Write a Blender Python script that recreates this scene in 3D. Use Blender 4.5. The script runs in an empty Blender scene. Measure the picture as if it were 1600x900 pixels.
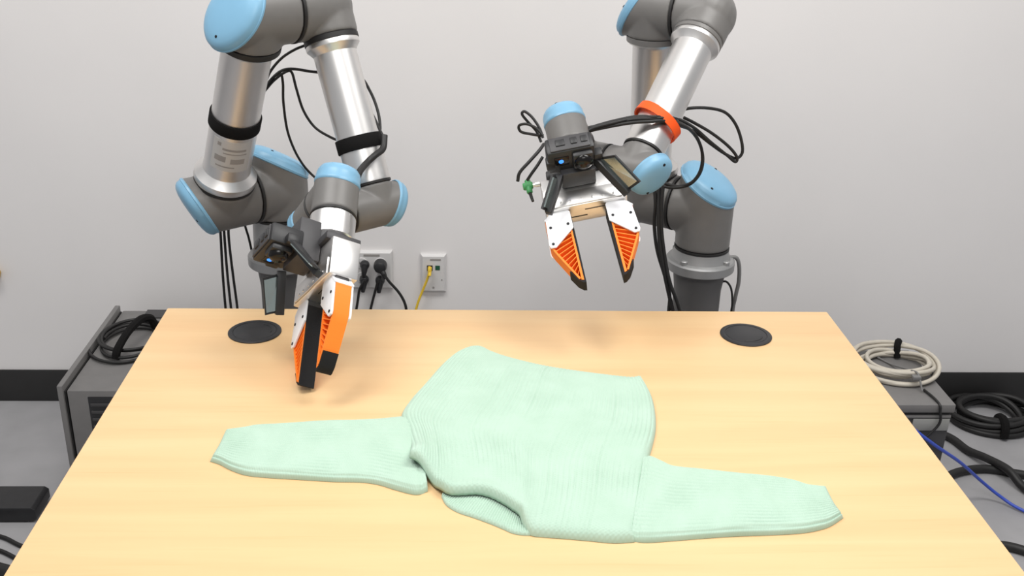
import bpy, bmesh, math, random
import numpy as np
from mathutils import Matrix, Vector, noise

random.seed(4)
scene = bpy.context.scene
COL = scene.collection

# ------------------------------------------------------------------ camera
cam_data = bpy.data.cameras.new('camera')
cam_data.sensor_width = 36.0
cam_data.lens = 36.94
cam_data.clip_start = 0.02
cam = bpy.data.objects.new('camera', cam_data)
COL.objects.link(cam)
RX = Vector((0.998641, -0.044619, 0.026914))
RY = Vector((-0.006865, 0.399342, 0.916776))
RZ = Vector((-0.051654, -0.915716, 0.398493))
cam.matrix_world = Matrix(((RX.x, RY.x, RZ.x, -0.08588), (RX.y, RY.y, RZ.y, -1.81830),
                           (RX.z, RY.z, RZ.z, 1.57670), (0, 0, 0, 1)))
scene.camera = cam

# ------------------------------------------------------------------ world, lights, exposure
world = bpy.data.worlds.new('room_ambient')
scene.world = world
world.use_nodes = True
bg = world.node_tree.nodes['Background']
bg.inputs[0].default_value = (0.97, 0.98, 1.0, 1)
bg.inputs[1].default_value = 0.42


def ceiling_lamp(loc, sx, sy, watts):
    d = bpy.data.lights.new('ceiling_panel', 'AREA')
    d.shape = 'RECTANGLE'
    d.size = sx
    d.size_y = sy
    d.energy = watts
    d.color = (1.0, 0.985, 0.955)
    o = bpy.data.objects.new('ceiling_panel', d)
    o.location = loc
    COL.objects.link(o)


for lx, ly, w in ((-0.95, -0.25, 28), (0.95, -0.25, 30.5), (-0.0, -1.9, 26)):
    ceiling_lamp((lx, ly, 2.75), 1.2, 0.6, w)

scene.view_settings.view_transform = 'Standard'
scene.view_settings.look = 'None'
scene.view_settings.gamma = 1.0
scene.view_settings.exposure = 0.0
scene.view_settings.use_curve_mapping = False

# ------------------------------------------------------------------ helpers


def lin(r, g, b):
    def c(v):
        v /= 255.0
        return v / 12.92 if v <= 0.04045 else ((v + 0.055) / 1.055) ** 2.4
    return (c(r), c(g), c(b), 1.0)


def mat(name, rgb, rough=0.5, metal=0.0, spec=0.5, grain=0.0, grain_scale=40.0, bump=0.0, bump_scale=300.0, coat=0.0, stretch=None, emit=None):
    m = bpy.data.materials.new(name)
    m.use_nodes = True
    nt = m.node_tree
    p = nt.nodes['Principled BSDF']
    col = lin(*rgb)
    p.inputs['Base Color'].default_value = col
    p.inputs['Roughness'].default_value = rough
    p.inputs['Metallic'].default_value = metal
    p.inputs['Specular IOR Level'].default_value = spec
    p.inputs['Coat Weight'].default_value = coat
    tc = nt.nodes.new('ShaderNodeTexCoord')
    mp = nt.nodes.new('ShaderNodeMapping')
    nt.links.new(tc.outputs['Object'], mp.inputs[0])
    if stretch:
        mp.inputs['Scale'].default_value = stretch
    if grain > 0:
        n = nt.nodes.new('ShaderNodeTexNoise')
        n.inputs['Scale'].default_value = grain_scale
        n.inputs['Detail'].default_value = 4
        nt.links.new(mp.outputs[0], n.inputs[0])
        r = nt.nodes.new('ShaderNodeValToRGB')
        r.color_ramp.elements[0].position = 0.3
        r.color_ramp.elements[1].position = 0.7
        r.color_ramp.elements[0].color = tuple(c * (1 - grain) for c in col[:3]) + (1,)
        r.color_ramp.elements[1].color = tuple(min(1, c * (1 + grain)) for c in col[:3]) + (1,)
        nt.links.new(n.outputs[0], r.inputs[0])
        nt.links.new(r.outputs[0], p.inputs['Base Color'])
    if bump > 0:
        n2 = nt.nodes.new('ShaderNodeTexNoise')
        n2.inputs['Scale'].default_value = bump_scale
        nt.links.new(mp.outputs[0], n2.inputs[0])
        b = nt.nodes.new('ShaderNodeBump')
        b.inputs['Strength'].default_value = bump
        b.inputs['Distance'].default_value = 0.002
        nt.links.new(n2.outputs[0], b.inputs['Height'])
        nt.links.new(b.outputs[0], p.inputs['Normal'])
    if emit:
        p.inputs['Emission Color'].default_value = lin(*emit[0])
        p.inputs['Emission Strength'].default_value = emit[1]
    return m


M = {}
M['wall'] = mat('painted_wall', (233, 230, 229), 0.7, spec=0.2, grain=0.015, grain_scale=3, bump=0.05, bump_scale=250)
M['base'] = mat('black_rubber_base', (38, 37, 37), 0.55, grain=0.1, grain_scale=12)
M['floor'] = mat('polished_concrete', (162, 161, 163), 0.45, spec=0.35, grain=0.10, grain_scale=7, bump=0.03, bump_scale=60)
M['housing'] = mat('grey_housing', (113, 111, 109), 0.42, spec=0.4, grain=0.03, grain_scale=60)
M['cap'] = mat('light_blue_cap', (124, 172, 202), 0.38, spec=0.45, grain=0.02, grain_scale=30)
M['seam'] = mat('black_seal', (30, 29, 29), 0.55)
M['alu'] = mat('brushed_aluminium', (228, 226, 224), 0.37, metal=1.0, grain=0.05, grain_scale=8, stretch=(1, 1, 0.2))
M['alu_bright'] = mat('machined_aluminium', (236, 234, 232), 0.33, metal=1.0, grain=0.03, grain_scale=20)
M['cast'] = mat('cast_aluminium', (160, 160, 160), 0.45, metal=0.55, bump=0.05, bump_scale=200)
M['pedestal'] = mat('pedestal_grey', (92, 91, 91), 0.5, grain=0.04, grain_scale=20)
M['black'] = mat('black_plastic', (36, 36, 38), 0.45, grain=0.1, grain_scale=50)
M['dark'] = mat('charcoal_plastic', (62, 61, 63), 0.5, grain=0.06, grain_scale=50)
M['gloss'] = mat('glossy_lens_black', (14, 12, 12), 0.22, spec=0.35)
M['strap'] = mat('black_hook_and_loop', (24, 23, 23), 0.9, spec=0.15, bump=0.3, bump_scale=900)
M['orange_strap'] = mat('orange_silicone', (250, 92, 30), 0.55, spec=0.3)
M['orange'] = mat('orange_printed_plastic', (255, 136, 44), 0.5, spec=0.3, bump=0.1, bump_scale=700, stretch=(0.05, 0.05, 1))
M['white'] = mat('white_printed_plastic', (240, 240, 243), 0.5, spec=0.3, grain=0.01)
M['pad'] = mat('black_rubber_pad', (30, 29, 31), 0.7, spec=0.25, bump=0.15, bump_scale=600)
M['mirror'] = mat('acrylic_mirror', (172, 184, 181), 0.16, metal=0.9, grain=0.03, grain_scale=30)
M['cable'] = mat('black_cable', (34, 33, 33), 0.5, spec=0.4, grain=0.1, grain_scale=80)
M['cable_grey'] = mat('grey_cable', (120, 119, 118), 0.5)
M['cable_beige'] = mat('beige_cable', (196, 189, 176), 0.55, grain=0.05, grain_scale=60)
M['cable_blue'] = mat('blue_cable', (58, 84, 190), 0.45)
M['cable_yellow'] = mat('yellow_cable', (238, 200, 60), 0.5)
M['green'] = mat('green_connector', (70, 150, 90), 0.5)
M['box'] = mat('grey_powder_coat', (120, 118, 117), 0.5, spec=0.35, grain=0.04, grain_scale=30, bump=0.08, bump_scale=500)
M['box_dark'] = mat('dark_powder_coat', (70, 69, 70), 0.5, spec=0.35, grain=0.05, grain_scale=30, bump=0.08, bump_scale=500)
M['plate'] = mat('white_wall_plate', (214, 212, 211), 0.35, spec=0.5)
M['print'] = mat('grey_print', (150, 146, 143), 0.6)
M['label'] = mat('pale_label', (200, 199, 197), 0.45, metal=0.3)
M['tape'] = mat('grey_label_tape', (150, 150, 147), 0.5)
M['led'] = mat('blue_status_light', (40, 120, 255), 0.3, emit=((60, 150, 255), 1.2))
M['screw'] = mat('dark_screw', (40, 40, 42), 0.4, metal=0.7)
M['grommet'] = mat('grommet_plastic', (38, 38, 40), 0.42, spec=0.4)


def wood_mat():
    m = mat('maple_laminate', (236, 196, 146), 0.38, spec=0.3)
    nt = m.node_tree
    p = nt.nodes['Principled BSDF']
    tc = nt.nodes.new('ShaderNodeTexCoord')
    mp = nt.nodes.new('ShaderNodeMapping')
    mp.inputs['Scale'].default_value = (1.1, 14.0, 14.0)
    nt.links.new(tc.outputs['Object'], mp.inputs[0])
    n = nt.nodes.new('ShaderNodeTexNoise')
    n.inputs['Scale'].default_value = 1.6
    n.inputs['Detail'].default_value = 6
    n.inputs['Distortion'].default_value = 0.5
    nt.links.new(mp.outputs[0], n.inputs[0])
    r = nt.nodes.new('ShaderNodeValToRGB')
    e = r.color_ramp.elements
    e[0].position, e[0].color = 0.28, lin(225, 185, 137)
    e[1].position, e[1].color = 0.72, lin(231, 196, 149)
    mid = e.new(0.5)
    mid.color = lin(228, 191, 143)
    nt.links.new(n.outputs[0], r.inputs[0])
    mp2 = nt.nodes.new('ShaderNodeMapping')
    mp2.inputs['Scale'].default_value = (3.0, 90.0, 90.0)
    nt.links.new(tc.outputs['Object'], mp2.inputs[0])
    n2 = nt.nodes.new('ShaderNodeTexNoise')
    n2.inputs['Scale'].default_value = 1.5
    n2.inputs['Detail'].default_value = 3
    nt.links.new(mp2.outputs[0], n2.inputs[0])
    r2 = nt.nodes.new('ShaderNodeValToRGB')
    r2.color_ramp.elements[0].position, r2.color_ramp.elements[0].color = 0.25, (0.94, 0.91, 0.87, 1)
    r2.color_ramp.elements[1].position, r2.color_ramp.elements[1].color = 0.42, (1, 1, 1, 1)
    nt.links.new(n2.outputs[0], r2.inputs[0])
    mx = nt.nodes.new('ShaderNodeMix')
    mx.data_type = 'RGBA'
    mx.blend_type = 'MULTIPLY'
    mx.inputs[0].default_value = 0.6
    nt.links.new(r.outputs[0], mx.inputs[6])
    nt.links.new(r2.outputs[0], mx.inputs[7])
    nt.links.new(mx.outputs[2], p.inputs['Base Color'])
    return m


M['wood'] = wood_mat()


def knit_mat():
    m = mat('mint_cotton_knit', (188, 232, 208), 0.9, spec=0.1)
    nt = m.node_tree
    p = nt.nodes['Principled BSDF']
    p.inputs['Sheen Weight'].default_value = 0.15
    uv = nt.nodes.new('ShaderNodeUVMap')
    sep = nt.nodes.new('ShaderNodeSeparateXYZ')
    nt.links.new(uv.outputs[0], sep.inputs[0])

    def sine(sock, freq):
        a = nt.nodes.new('ShaderNodeMath')
        a.operation = 'MULTIPLY'
        a.inputs[1].default_value = freq
        nt.links.new(sock, a.inputs[0])
        b = nt.nodes.new('ShaderNodeMath')
        b.operation = 'SINE'
        nt.links.new(a.outputs[0], b.inputs[0])
        return b.outputs[0]
    s1 = sine(sep.outputs[0], 2 * math.pi / (0.34 / 54))
    s2 = sine(sep.outputs[1], 2 * math.pi / 0.0036)
    mul = nt.nodes.new('ShaderNodeMath')
    mul.operation = 'MULTIPLY'
    nt.links.new(s1, mul.inputs[0])
    nt.links.new(s2, mul.inputs[1])
    nz = nt.nodes.new('ShaderNodeTexNoise')
    nz.inputs['Scale'].default_value = 700
    nt.links.new(uv.outputs[0], nz.inputs[0])
    add = nt.nodes.new('ShaderNodeMath')
    add.operation = 'ADD'
    nt.links.new(mul.outputs[0], add.inputs[0])
    nt.links.new(nz.outputs[0], add.inputs[1])
    b = nt.nodes.new('ShaderNodeBump')
    b.inputs['Strength'].default_value = 0.22
    b.inputs['Distance'].default_value = 0.0008
    nt.links.new(add.outputs[0], b.inputs['Height'])
    nt.links.new(b.outputs[0], p.inputs['Normal'])
    n3 = nt.nodes.new('ShaderNodeTexNoise')
    n3.inputs['Scale'].default_value = 22
    nt.links.new(uv.outputs[0], n3.inputs[0])
    r = nt.nodes.new('ShaderNodeValToRGB')
    r.color_ramp.elements[0].position, r.color_ramp.elements[0].color = 0.3, lin(175, 201, 183)
    r.color_ramp.elements[1].position, r.color_ramp.elements[1].color = 0.7, lin(182, 207, 190)
    nt.links.new(n3.outputs[0], r.inputs[0])
    nt.links.new(r.outputs[0], p.inputs['Base Color'])
    return m


M['knit'] = knit_mat()


class MB:
    """collects shapes; build() links them as one mesh object"""

    def __init__(self):
        self.v, self.f, self.uv = [], [], None

    def add(self, verts, faces):
        o = len(self.v)
        self.v += [tuple(p) for p in verts]
        self.f += [tuple(i + o for i in f) for f in faces]
        return self

    def box(self, c, s, rot=None, bev=0.0):
        bm = bmesh.new()
        bmesh.ops.create_cube(bm, size=1.0)
        bmesh.ops.scale(bm, vec=s, verts=bm.verts)
        if bev > 0:
            bmesh.ops.bevel(bm, geom=bm.edges[:], offset=bev, segments=2, affect='EDGES', profile=0.5)
        if rot is not None:
            bmesh.ops.transform(bm, matrix=rot.to_4x4(), verts=bm.verts)
        bmesh.ops.translate(bm, vec=c, verts=bm.verts)
        bm.verts.index_update()
        self.add([v.co[:] for v in bm.verts], [[v.index for v in f.verts] for f in bm.faces])
        bm.free()
        return self

    def lathe(self, o, d, prof, n=40):
        """prof: list of (distance along d, radius)"""
        o, d = Vector(o), Vector(d).normalized()
        u = d.orthogonal().normalized()
        w = d.cross(u)
        vs, fs = [], []
        for t, r in prof:
            for i in range(n):
                a = 2 * math.pi * i / n
                vs.append(o + d * t + (u * math.cos(a) + w * math.sin(a)) * r)
        for k in range(len(prof) - 1):
            for i in range(n):
                j = (i + 1) % n
                fs.append((k * n + i, k * n + j, (k + 1) * n + j, (k + 1) * n + i))
        fs.append(tuple(range(n - 1, -1, -1)))
        fs.append(tuple((len(prof) - 1) * n + i for i in range(n)))
        return self.add(vs, fs)

    def tube(self, pts, r, n=10, sub=6, closed=False):
        P = smooth(pts, sub, closed)
        m = len(P)
        vs, fs = [], []
        t0 = (P[1] - P[0]).normalized()
        u = t0.orthogonal().normalized()
        for k in range(m):
            t = (P[min(k + 1, m - 1)] - P[max(k - 1, 0)])
            t = t.normalized() if t.length > 1e-9 else t0
            u = (u - t * u.dot(t))
            u = u.normalized() if u.length > 1e-6 else t.orthogonal().normalized()
            w = t.cross(u)
            rr = r(k / (m - 1)) if callable(r) else r
            for i in range(n):
                a = 2 * math.pi * i / n
                vs.append(P[k] + (u * math.cos(a) + w * math.sin(a)) * rr)
        for k in range(m - 1):
            for i in range(n):
                j = (i + 1) % n
                fs.append((k * n + i, k * n + j, (k + 1) * n + j, (k + 1) * n + i))
        fs.append(tuple(range(n - 1, -1, -1)))
        fs.append(tuple((m - 1) * n + i for i in range(n)))
        return self.add(vs, fs)

    def prism(self, poly, fr, y0, y1):
        """polygon in local (x, z) extruded along local y; fr maps local to out"""
        n = len(poly)
        vs = [fr(x, y0, z) for x, z in poly] + [fr(x, y1, z) for x, z in poly]
        fs = [tuple(range(n)), tuple(range(2 * n - 1, n - 1, -1))]
        fs += [(i, n + i, n + (i + 1) % n, (i + 1) % n) for i in range(n)]
        return self.add(vs, fs)

    def build(self, name, m, parent=None, smooth_deg=35, origin=None, bevel=0.0):
        me = bpy.data.meshes.new(name)
        org = Vector(origin) if origin is not None else Vector((0, 0, 0))
        me.from_pydata([tuple(Vector(p) - org) for p in self.v], [], self.f)
        bm = bmesh.new()
        bm.from_mesh(me)
        bmesh.ops.recalc_face_normals(bm, faces=bm.faces)
        if bevel > 0:
            eds = [e for e in bm.edges if len(e.link_faces) == 2 and e.calc_face_angle(0) > 0.5]
            bmesh.ops.bevel(bm, geom=eds, offset=bevel, segments=2, affect='EDGES', profile=0.5)
        lim = math.radians(smooth_deg)
        for f in bm.faces:
            f.smooth = True
        for e in bm.edges:
            e.smooth = not (len(e.link_faces) == 2 and e.calc_face_angle(0) > lim)
        bm.to_mesh(me)
        bm.free()
        me.materials.append(M[m] if isinstance(m, str) else m)
        o = bpy.data.objects.new(name, me)
        COL.objects.link(o)
        if parent is not None:
            o.parent = parent
        elif origin is not None:
            o.location = org
        return o


def smooth(pts, sub=6, closed=False):
    P = [Vector(p) for p in pts]
    if closed:
        P = [P[-1]] + P + [P[0], P[1]]
    else:
        P = [P[0] * 2 - P[1]] + P + [P[-1] * 2 - P[-2]]
    out = []
    for i in range(1, len(P) - 2):
        a, b, c, d = P[i - 1:i + 3]
        for s in range(sub):
            t = s / sub
            out.append(0.5 * ((2 * b) + (c - a) * t + (2 * a - 5 * b + 4 * c - d) * t * t + (3 * b - a - 3 * c + d) * t ** 3))
    out.append(P[-2])
    return out


def tag(o, label, cat, group=None):
    o['label'] = label
    o['category'] = cat
    if group:
        o['group'] = group
    return o


def empty(name, loc=(0, 0, 0), mw=None):
    o = bpy.data.objects.new(name, None)
    o.empty_display_size = 0.05
    COL.objects.link(o)
    if mw is not None:
        o.matrix_world = mw
    else:
        o.location = loc
    return o


def structure(o):
    o['kind'] = 'structure'
    return o


SWEATER = {'hem': [(-0.055, -0.187), (-0.038, -0.177), (-0.022, -0.194), (0.008, -0.217), (0.061, -0.245), (0.114, -0.263), (0.166, -0.276), (0.203, -0.283), (0.222, -0.276)], 'right': [(0.222, -0.276), (0.227, -0.314), (0.229, -0.35), (0.226, -0.396), (0.218, -0.444), (0.205, -0.49), (0.195, -0.521), (0.181, -0.574), (0.167, -0.636), (0.154, -0.683), (0.144, -0.716)], 'left': [(-0.055, -0.187), (-0.077, -0.192), (-0.096, -0.211), (-0.117, -0.251), (-0.14, -0.309), (-0.16, -0.359), (-0.172, -0.407), (-0.162, -0.454), (-0.154, -0.498), (-0.151, -0.529), (-0.152, -0.555)], 'bottom': [(-0.152, -0.555), (-0.138, -0.562), (-0.126, -0.579), (-0.115, -0.597), (-0.104, -0.613), (-0.092, -0.621), (-0.075, -0.621), (-0.057, -0.62), (-0.04, -0.627), (-0.024, -0.641), (-0.012, -0.655), (-0.003, -0.668), (0.002, -0.688), (0.011, -0.701), (0.028, -0.705), (0.052, -0.708), (0.085, -0.713), (0.117, -0.718), (0.144, -0.716)], 'band_in': [(-0.104, -0.606), (-0.092, -0.612), (-0.075, -0.612), (-0.057, -0.611), (-0.04, -0.618), (-0.023, -0.632), (-0.011, -0.647), (-0.001, -0.661), (0.003, -0.678)], 'band_out': [(-0.106, -0.615), (-0.099, -0.634), (-0.084, -0.65), (-0.063, -0.662), (-0.042, -0.675), (-0.025, -0.687), (-0.013, -0.696), (-0.001, -0.7), (0.01, -0.701)], 'l_up': [(-0.162, -0.409), (-0.197, -0.416), (-0.236, -0.42), (-0.274, -0.422), (-0.312, -0.426), (-0.35, -0.43), (-0.383, -0.433), (-0.41, -0.441), (-0.431, -0.448)], 'l_cuff': [(-0.431, -0.448), (-0.432, -0.47), (-0.433, -0.494), (-0.437, -0.525)], 'l_low': [(-0.125, -0.601), (-0.141, -0.609), (-0.168, -0.598), (-0.193, -0.585), (-0.217, -0.579), (-0.257, -0.577), (-0.302, -0.572), (-0.347, -0.567), (-0.379, -0.561), (-0.403, -0.548), (-0.422, -0.533), (-0.437, -0.525)], 'l_seam': [(-0.162, -0.409), (-0.148, -0.463), (-0.137, -0.524), (-0.125, -0.601)], 'r_up': [(0.185, -0.526), (0.196, -0.523), (0.212, -0.537), (0.225, -0.548), (0.259, -0.555), (0.304, -0.564), (0.348, -0.572), (0.382, -0.582), (0.406, -0.594), (0.433, -0.599)], 'r_cuff': [(0.433, -0.599), (0.432, -0.621), (0.432, -0.642), (0.435, -0.666)], 'r_low': [(0.139, -0.713), (0.159, -0.717), (0.193, -0.714), (0.236, -0.709), (0.279, -0.705), (0.322, -0.703), (0.369, -0.699), (0.398, -0.691), (0.415, -0.682), (0.435, -0.666)], 'r_seam': [(0.185, -0.526), (0.172, -0.582), (0.154, -0.651), (0.139, -0.713)]}
CABLES = {
 'L_loop': [(-0.463, 0.21, 1.105), (-0.448, 0.22, 1.125), (-0.429, 0.23, 1.14), (-0.407, 0.235, 1.143), (-0.369, 0.24, 1.137), (-0.327, 0.25, 1.133), (-0.282, 0.24, 1.131), (-0.258, 0.21, 1.108), (-0.242, 0.18, 1.078), (-0.236, 0.155, 1.05), (-0.24, 0.14, 1.026)],
 'L_upper': [(-0.461, 0.21, 1.112), (-0.448, 0.215, 1.141), (-0.426, 0.22, 1.166), (-0.4, 0.22, 1.183), (-0.376, 0.22, 1.193)],
 'L_back': [(-0.46, 0.2, 1.105), (-0.443, 0.22, 1.123), (-0.421, 0.23, 1.138), (-0.411, 0.24, 1.135), (-0.404, 0.24, 1.104), (-0.394, 0.25, 1.058), (-0.373, 0.25, 1.024), (-0.342, 0.24, 1.007), (-0.316, 0.22, 1.003)],
 'L_drop': [(-0.46, 0.2, 1.11), (-0.445, 0.22, 1.128), (-0.433, 0.24, 1.132), (-0.431, 0.25, 1.111), (-0.434, 0.26, 1.071), (-0.433, 0.28, 1.01), (-0.424, 0.3, 0.962), (-0.412, 0.32, 0.926), (-0.399, 0.33, 0.904), (-0.382, 0.33, 0.886), (-0.369, 0.33, 0.862)],
 'L_side': [(-0.271, 0.19, 1.103), (-0.262, 0.175, 1.089), (-0.248, 0.165, 1.068), (-0.238, 0.15, 1.051), (-0.229, 0.135, 1.037), (-0.227, 0.125, 1.021), (-0.236, 0.11, 1.012)],
 'L_hose': [(-0.224, 0.1, 1.05), (-0.226, 0.08, 1.031), (-0.239, 0.055, 1.025), (-0.252, 0.04, 1.016), (-0.263, 0.005, 1.009), (-0.268, -0.02, 0.997)],
 'L_hang0': [(-0.585, 0.33, 0.859), (-0.593, 0.32, 0.798), (-0.595, 0.32, 0.754), (-0.6, 0.33, 0.668), (-0.603, 0.34, 0.586), (-0.607, 0.36, 0.48)],
 'L_hang1': [(-0.577, 0.33, 0.859), (-0.585, 0.32, 0.798), (-0.587, 0.32, 0.754), (-0.59, 0.33, 0.668), (-0.591, 0.34, 0.586), (-0.594, 0.36, 0.48)],
 'L_hang2': [(-0.567, 0.33, 0.859), (-0.575, 0.32, 0.798), (-0.578, 0.32, 0.754), (-0.578, 0.33, 0.668), (-0.577, 0.34, 0.586), (-0.58, 0.36, 0.48)],
 'L_hang3': [(-0.552, 0.36, 0.799), (-0.552, 0.37, 0.77), (-0.548, 0.38, 0.736), (-0.544, 0.39, 0.689)],
 'R_a': [(0.139, 0.09, 1.054), (0.158, 0.1, 1.064), (0.195, 0.105, 1.072), (0.236, 0.105, 1.08), (0.269, 0.105, 1.083), (0.307, 0.115, 1.082), (0.357, 0.17, 1.057), (0.399, 0.24, 1.013), (0.418, 0.26, 0.971), (0.417, 0.265, 0.935), (0.399, 0.27, 0.908), (0.371, 0.28, 0.897), (0.344, 0.29, 0.896)],
 'R_b': [(0.14, 0.1, 1.055), (0.159, 0.11, 1.068), (0.202, 0.115, 1.073), (0.24, 0.11, 1.085), (0.276, 0.108, 1.088), (0.316, 0.125, 1.083), (0.375, 0.2, 1.042), (0.411, 0.25, 0.991), (0.417, 0.26, 0.947), (0.403, 0.265, 0.915), (0.377, 0.28, 0.9), (0.346, 0.29, 0.904)],
 'R_c': [(0.138, 0.08, 1.053), (0.16, 0.095, 1.069), (0.206, 0.105, 1.08), (0.249, 0.115, 1.087), (0.285, 0.11, 1.091), (0.336, 0.15, 1.077), (0.388, 0.23, 1.039), (0.426, 0.24, 1.008), (0.463, 0.245, 0.98), (0.484, 0.25, 0.964), (0.486, 0.25, 0.975), (0.466, 0.25, 0.997), (0.428, 0.245, 1.025), (0.389, 0.24, 1.047), (0.365, 0.235, 1.059)],
 'R_d': [(0.141, 0.11, 1.056), (0.166, 0.115, 1.068), (0.214, 0.12, 1.081), (0.256, 0.12, 1.089), (0.289, 0.113, 1.087), (0.342, 0.16, 1.062), (0.391, 0.24, 1.029), (0.428, 0.25, 1.002), (0.461, 0.255, 0.98), (0.486, 0.255, 0.97), (0.498, 0.255, 0.983), (0.491, 0.255, 1.014), (0.475, 0.255, 1.045), (0.45, 0.25, 1.068), (0.412, 0.24, 1.078), (0.372, 0.23, 1.079), (0.352, 0.23, 1.07)],
 'R_l1': [(0.066, 0.06, 1.053), (0.057, 0.07, 1.071), (0.041, 0.075, 1.087), (0.03, 0.075, 1.101), (0.035, 0.075, 1.106), (0.049, 0.07, 1.096), (0.062, 0.06, 1.079), (0.068, 0.05, 1.064)],
 'R_l2': [(0.066, 0.06, 1.065), (0.048, 0.07, 1.065), (0.029, 0.075, 1.068), (0.025, 0.075, 1.079), (0.038, 0.07, 1.084), (0.056, 0.06, 1.079), (0.068, 0.05, 1.068)],
 'R_conn1': [(0.066, 0.0, 1.066), (0.056, -0.02, 1.059), (0.038, -0.035, 1.043), (0.022, -0.04, 1.025), (0.019, -0.04, 1.009)],
 'R_conn2': [(0.063, -0.02, 1.048), (0.054, -0.03, 1.036), (0.043, -0.035, 1.021), (0.036, -0.035, 1.009)],
 'R_down1': [(0.33, 0.3, 0.894), (0.334, 0.29, 0.855), (0.335, 0.29, 0.811), (0.344, 0.28, 0.756), (0.363, 0.27, 0.701), (0.376, 0.26, 0.66), (0.378, 0.26, 0.613), (0.384, 0.26, 0.567)],
 'R_down2': [(0.347, 0.29, 0.898), (0.345, 0.28, 0.859), (0.348, 0.27, 0.804), (0.361, 0.26, 0.735), (0.374, 0.25, 0.687), (0.396, 0.25, 0.634), (0.412, 0.26, 0.567)],
 'R_down3': [(0.34, 0.3, 0.895), (0.34, 0.28, 0.844), (0.344, 0.27, 0.79), (0.356, 0.26, 0.727), (0.369, 0.255, 0.677), (0.387, 0.255, 0.616), (0.398, 0.26, 0.567)],
 'ped_grey': [(0.521, 0.35, 0.712), (0.539, 0.35, 0.711), (0.548, 0.35, 0.692), (0.553, 0.355, 0.651), (0.551, 0.36, 0.609), (0.552, 0.37, 0.547)],
 'ped_black': [(0.509, 0.335, 0.659), (0.519, 0.33, 0.66), (0.531, 0.33, 0.642), (0.54, 0.34, 0.601), (0.543, 0.35, 0.556)],
 'plugcord1': [(-0.292, 0.9, 0.434), (-0.278, 0.9, 0.411), (-0.254, 0.905, 0.379), (-0.238, 0.905, 0.35), (-0.231, 0.905, 0.32), (-0.23, 0.91, 0.267)],
 'plugcord2': [(-0.309, 0.91, 0.41), (-0.317, 0.915, 0.38), (-0.327, 0.92, 0.342), (-0.336, 0.92, 0.302), (-0.345, 0.92, 0.241)],
 'plugcord0': [(-0.346, 0.91, 0.41), (-0.362, 0.915, 0.38), (-0.369, 0.92, 0.342), (-0.376, 0.92, 0.302), (-0.385, 0.92, 0.241)],
 'yellow': [(-0.166, 0.925, 0.448), (-0.166, 0.92, 0.434), (-0.173, 0.925, 0.405), (-0.186, 0.93, 0.369), (-0.197, 0.93, 0.339), (-0.205, 0.93, 0.309), (-0.213, 0.93, 0.258)],
}

# ------------------------------------------------------------------ the room
TABLE_Z = 0.74
WALL_Y = 0.952
structure(MB().box((0, -1.0, -0.05), (7, 7, 0.1)).build('floor', 'floor'))
structure(MB().box((0, WALL_Y + 0.06, 1.35), (7, 0.12, 2.9)).build('wall_back', 'wall'))
structure(MB().box((0, WALL_Y - 0.003, 0.051), (6.9, 0.006, 0.102), bev=0.001).build('baseboard_back', 'base'))

# ------------------------------------------------------------------ table
tb = empty('table', (0, -0.55, 0))
tag(tb, 'light maple laminate work table with the mint sweater lying on it', 'table')
MB().box((0, 0.0, TABLE_Z - 0.0145), (1.258, 1.1, 0.029), bev=0.002).build('tabletop', 'wood', tb)
for sx in (-1, 1):
    MB().box((sx * 0.56, 0, 0.355), (0.05, 0.9, 0.05), bev=0.003).build('side_rail', 'black', tb)
    for sy in (-1, 1):
        MB().box((sx * 0.56, sy * 0.44, 0.3555), (0.05, 0.05, 0.711), bev=0.003).build('leg', 'black', tb)

for nm, gx, gy, lab, ang in (('l', -0.449, -0.102, 'black round cable grommet in the tabletop near the left gripper', 0.5),
                             ('r', 0.443, -0.106, 'black round cable grommet in the tabletop on the right, slot visible', -1.2)):
    g = tag(empty('desk_grommet', (gx, gy, TABLE_Z)), lab, 'grommet', 'desk grommets')
    MB().lathe((0, 0, 0), (0, 0, 1), [(0.0002, 0.047), (0.0018, 0.047), (0.003, 0.0445), (0.003, 0.0385), (0.0021, 0.038)], 56).build('rim', 'grommet', g)
    MB().lathe((0, 0, 0), (0, 0, 1), [(0.0004, 0.0372), (0.0024, 0.0372), (0.0028, 0.0362)], 48).build('lid', 'grommet', g)
    arc = [(0.030 * math.cos(ang + t), 0.030 * math.sin(ang + t), 0.0028) for t in np.linspace(-0.7, 0.7, 9)]
    MB().tube(arc, 0.0011, 6, 2).build('cable_slot', 'seam', g)

# ------------------------------------------------------------------ sweater
TZ = TABLE_Z


def curve_fn(pts):
    P = [Vector((p[0], p[1], 0)) for p in pts]
    P = smooth(P, 6)
    L = [0.0]
    for a, b in zip(P[:-1], P[1:]):
        L.append(L[-1] + (b - a).length)
    L = np.array(L) / L[-1]
    X = np.array([p.x for p in P])
    Y = np.array([p.y for p in P])
    return lambda t: np.stack([np.interp(t, L, X), np.interp(t, L, Y)], -1)


def coons(top, bottom, left, right, nu, nv):
    """top/bottom run with u, left/right run with v"""
    T, B, Lf, Rt = (curve_fn(SWEATER[k]) if isinstance(k, str) else curve_fn(k) for k in (top, bottom, left, right))
    u = np.linspace(0, 1, nu)
    v = np.linspace(0, 1, nv)
    t, b, l, r = T(u), B(u), Lf(v), Rt(v)
    uu, vv = np.meshgrid(u, v)
    U3, V3 = uu[..., None], vv[..., None]
    P = (1 - V3) * t[None] + V3 * b[None] + (1 - U3) * l[:, None] + U3 * r[:, None]
    P -= (1 - U3) * (1 - V3) * t[0] + U3 * (1 - V3) * t[-1] + (1 - U3) * V3 * b[0] + U3 * V3 * b[-1]
    return P, uu, vv


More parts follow.
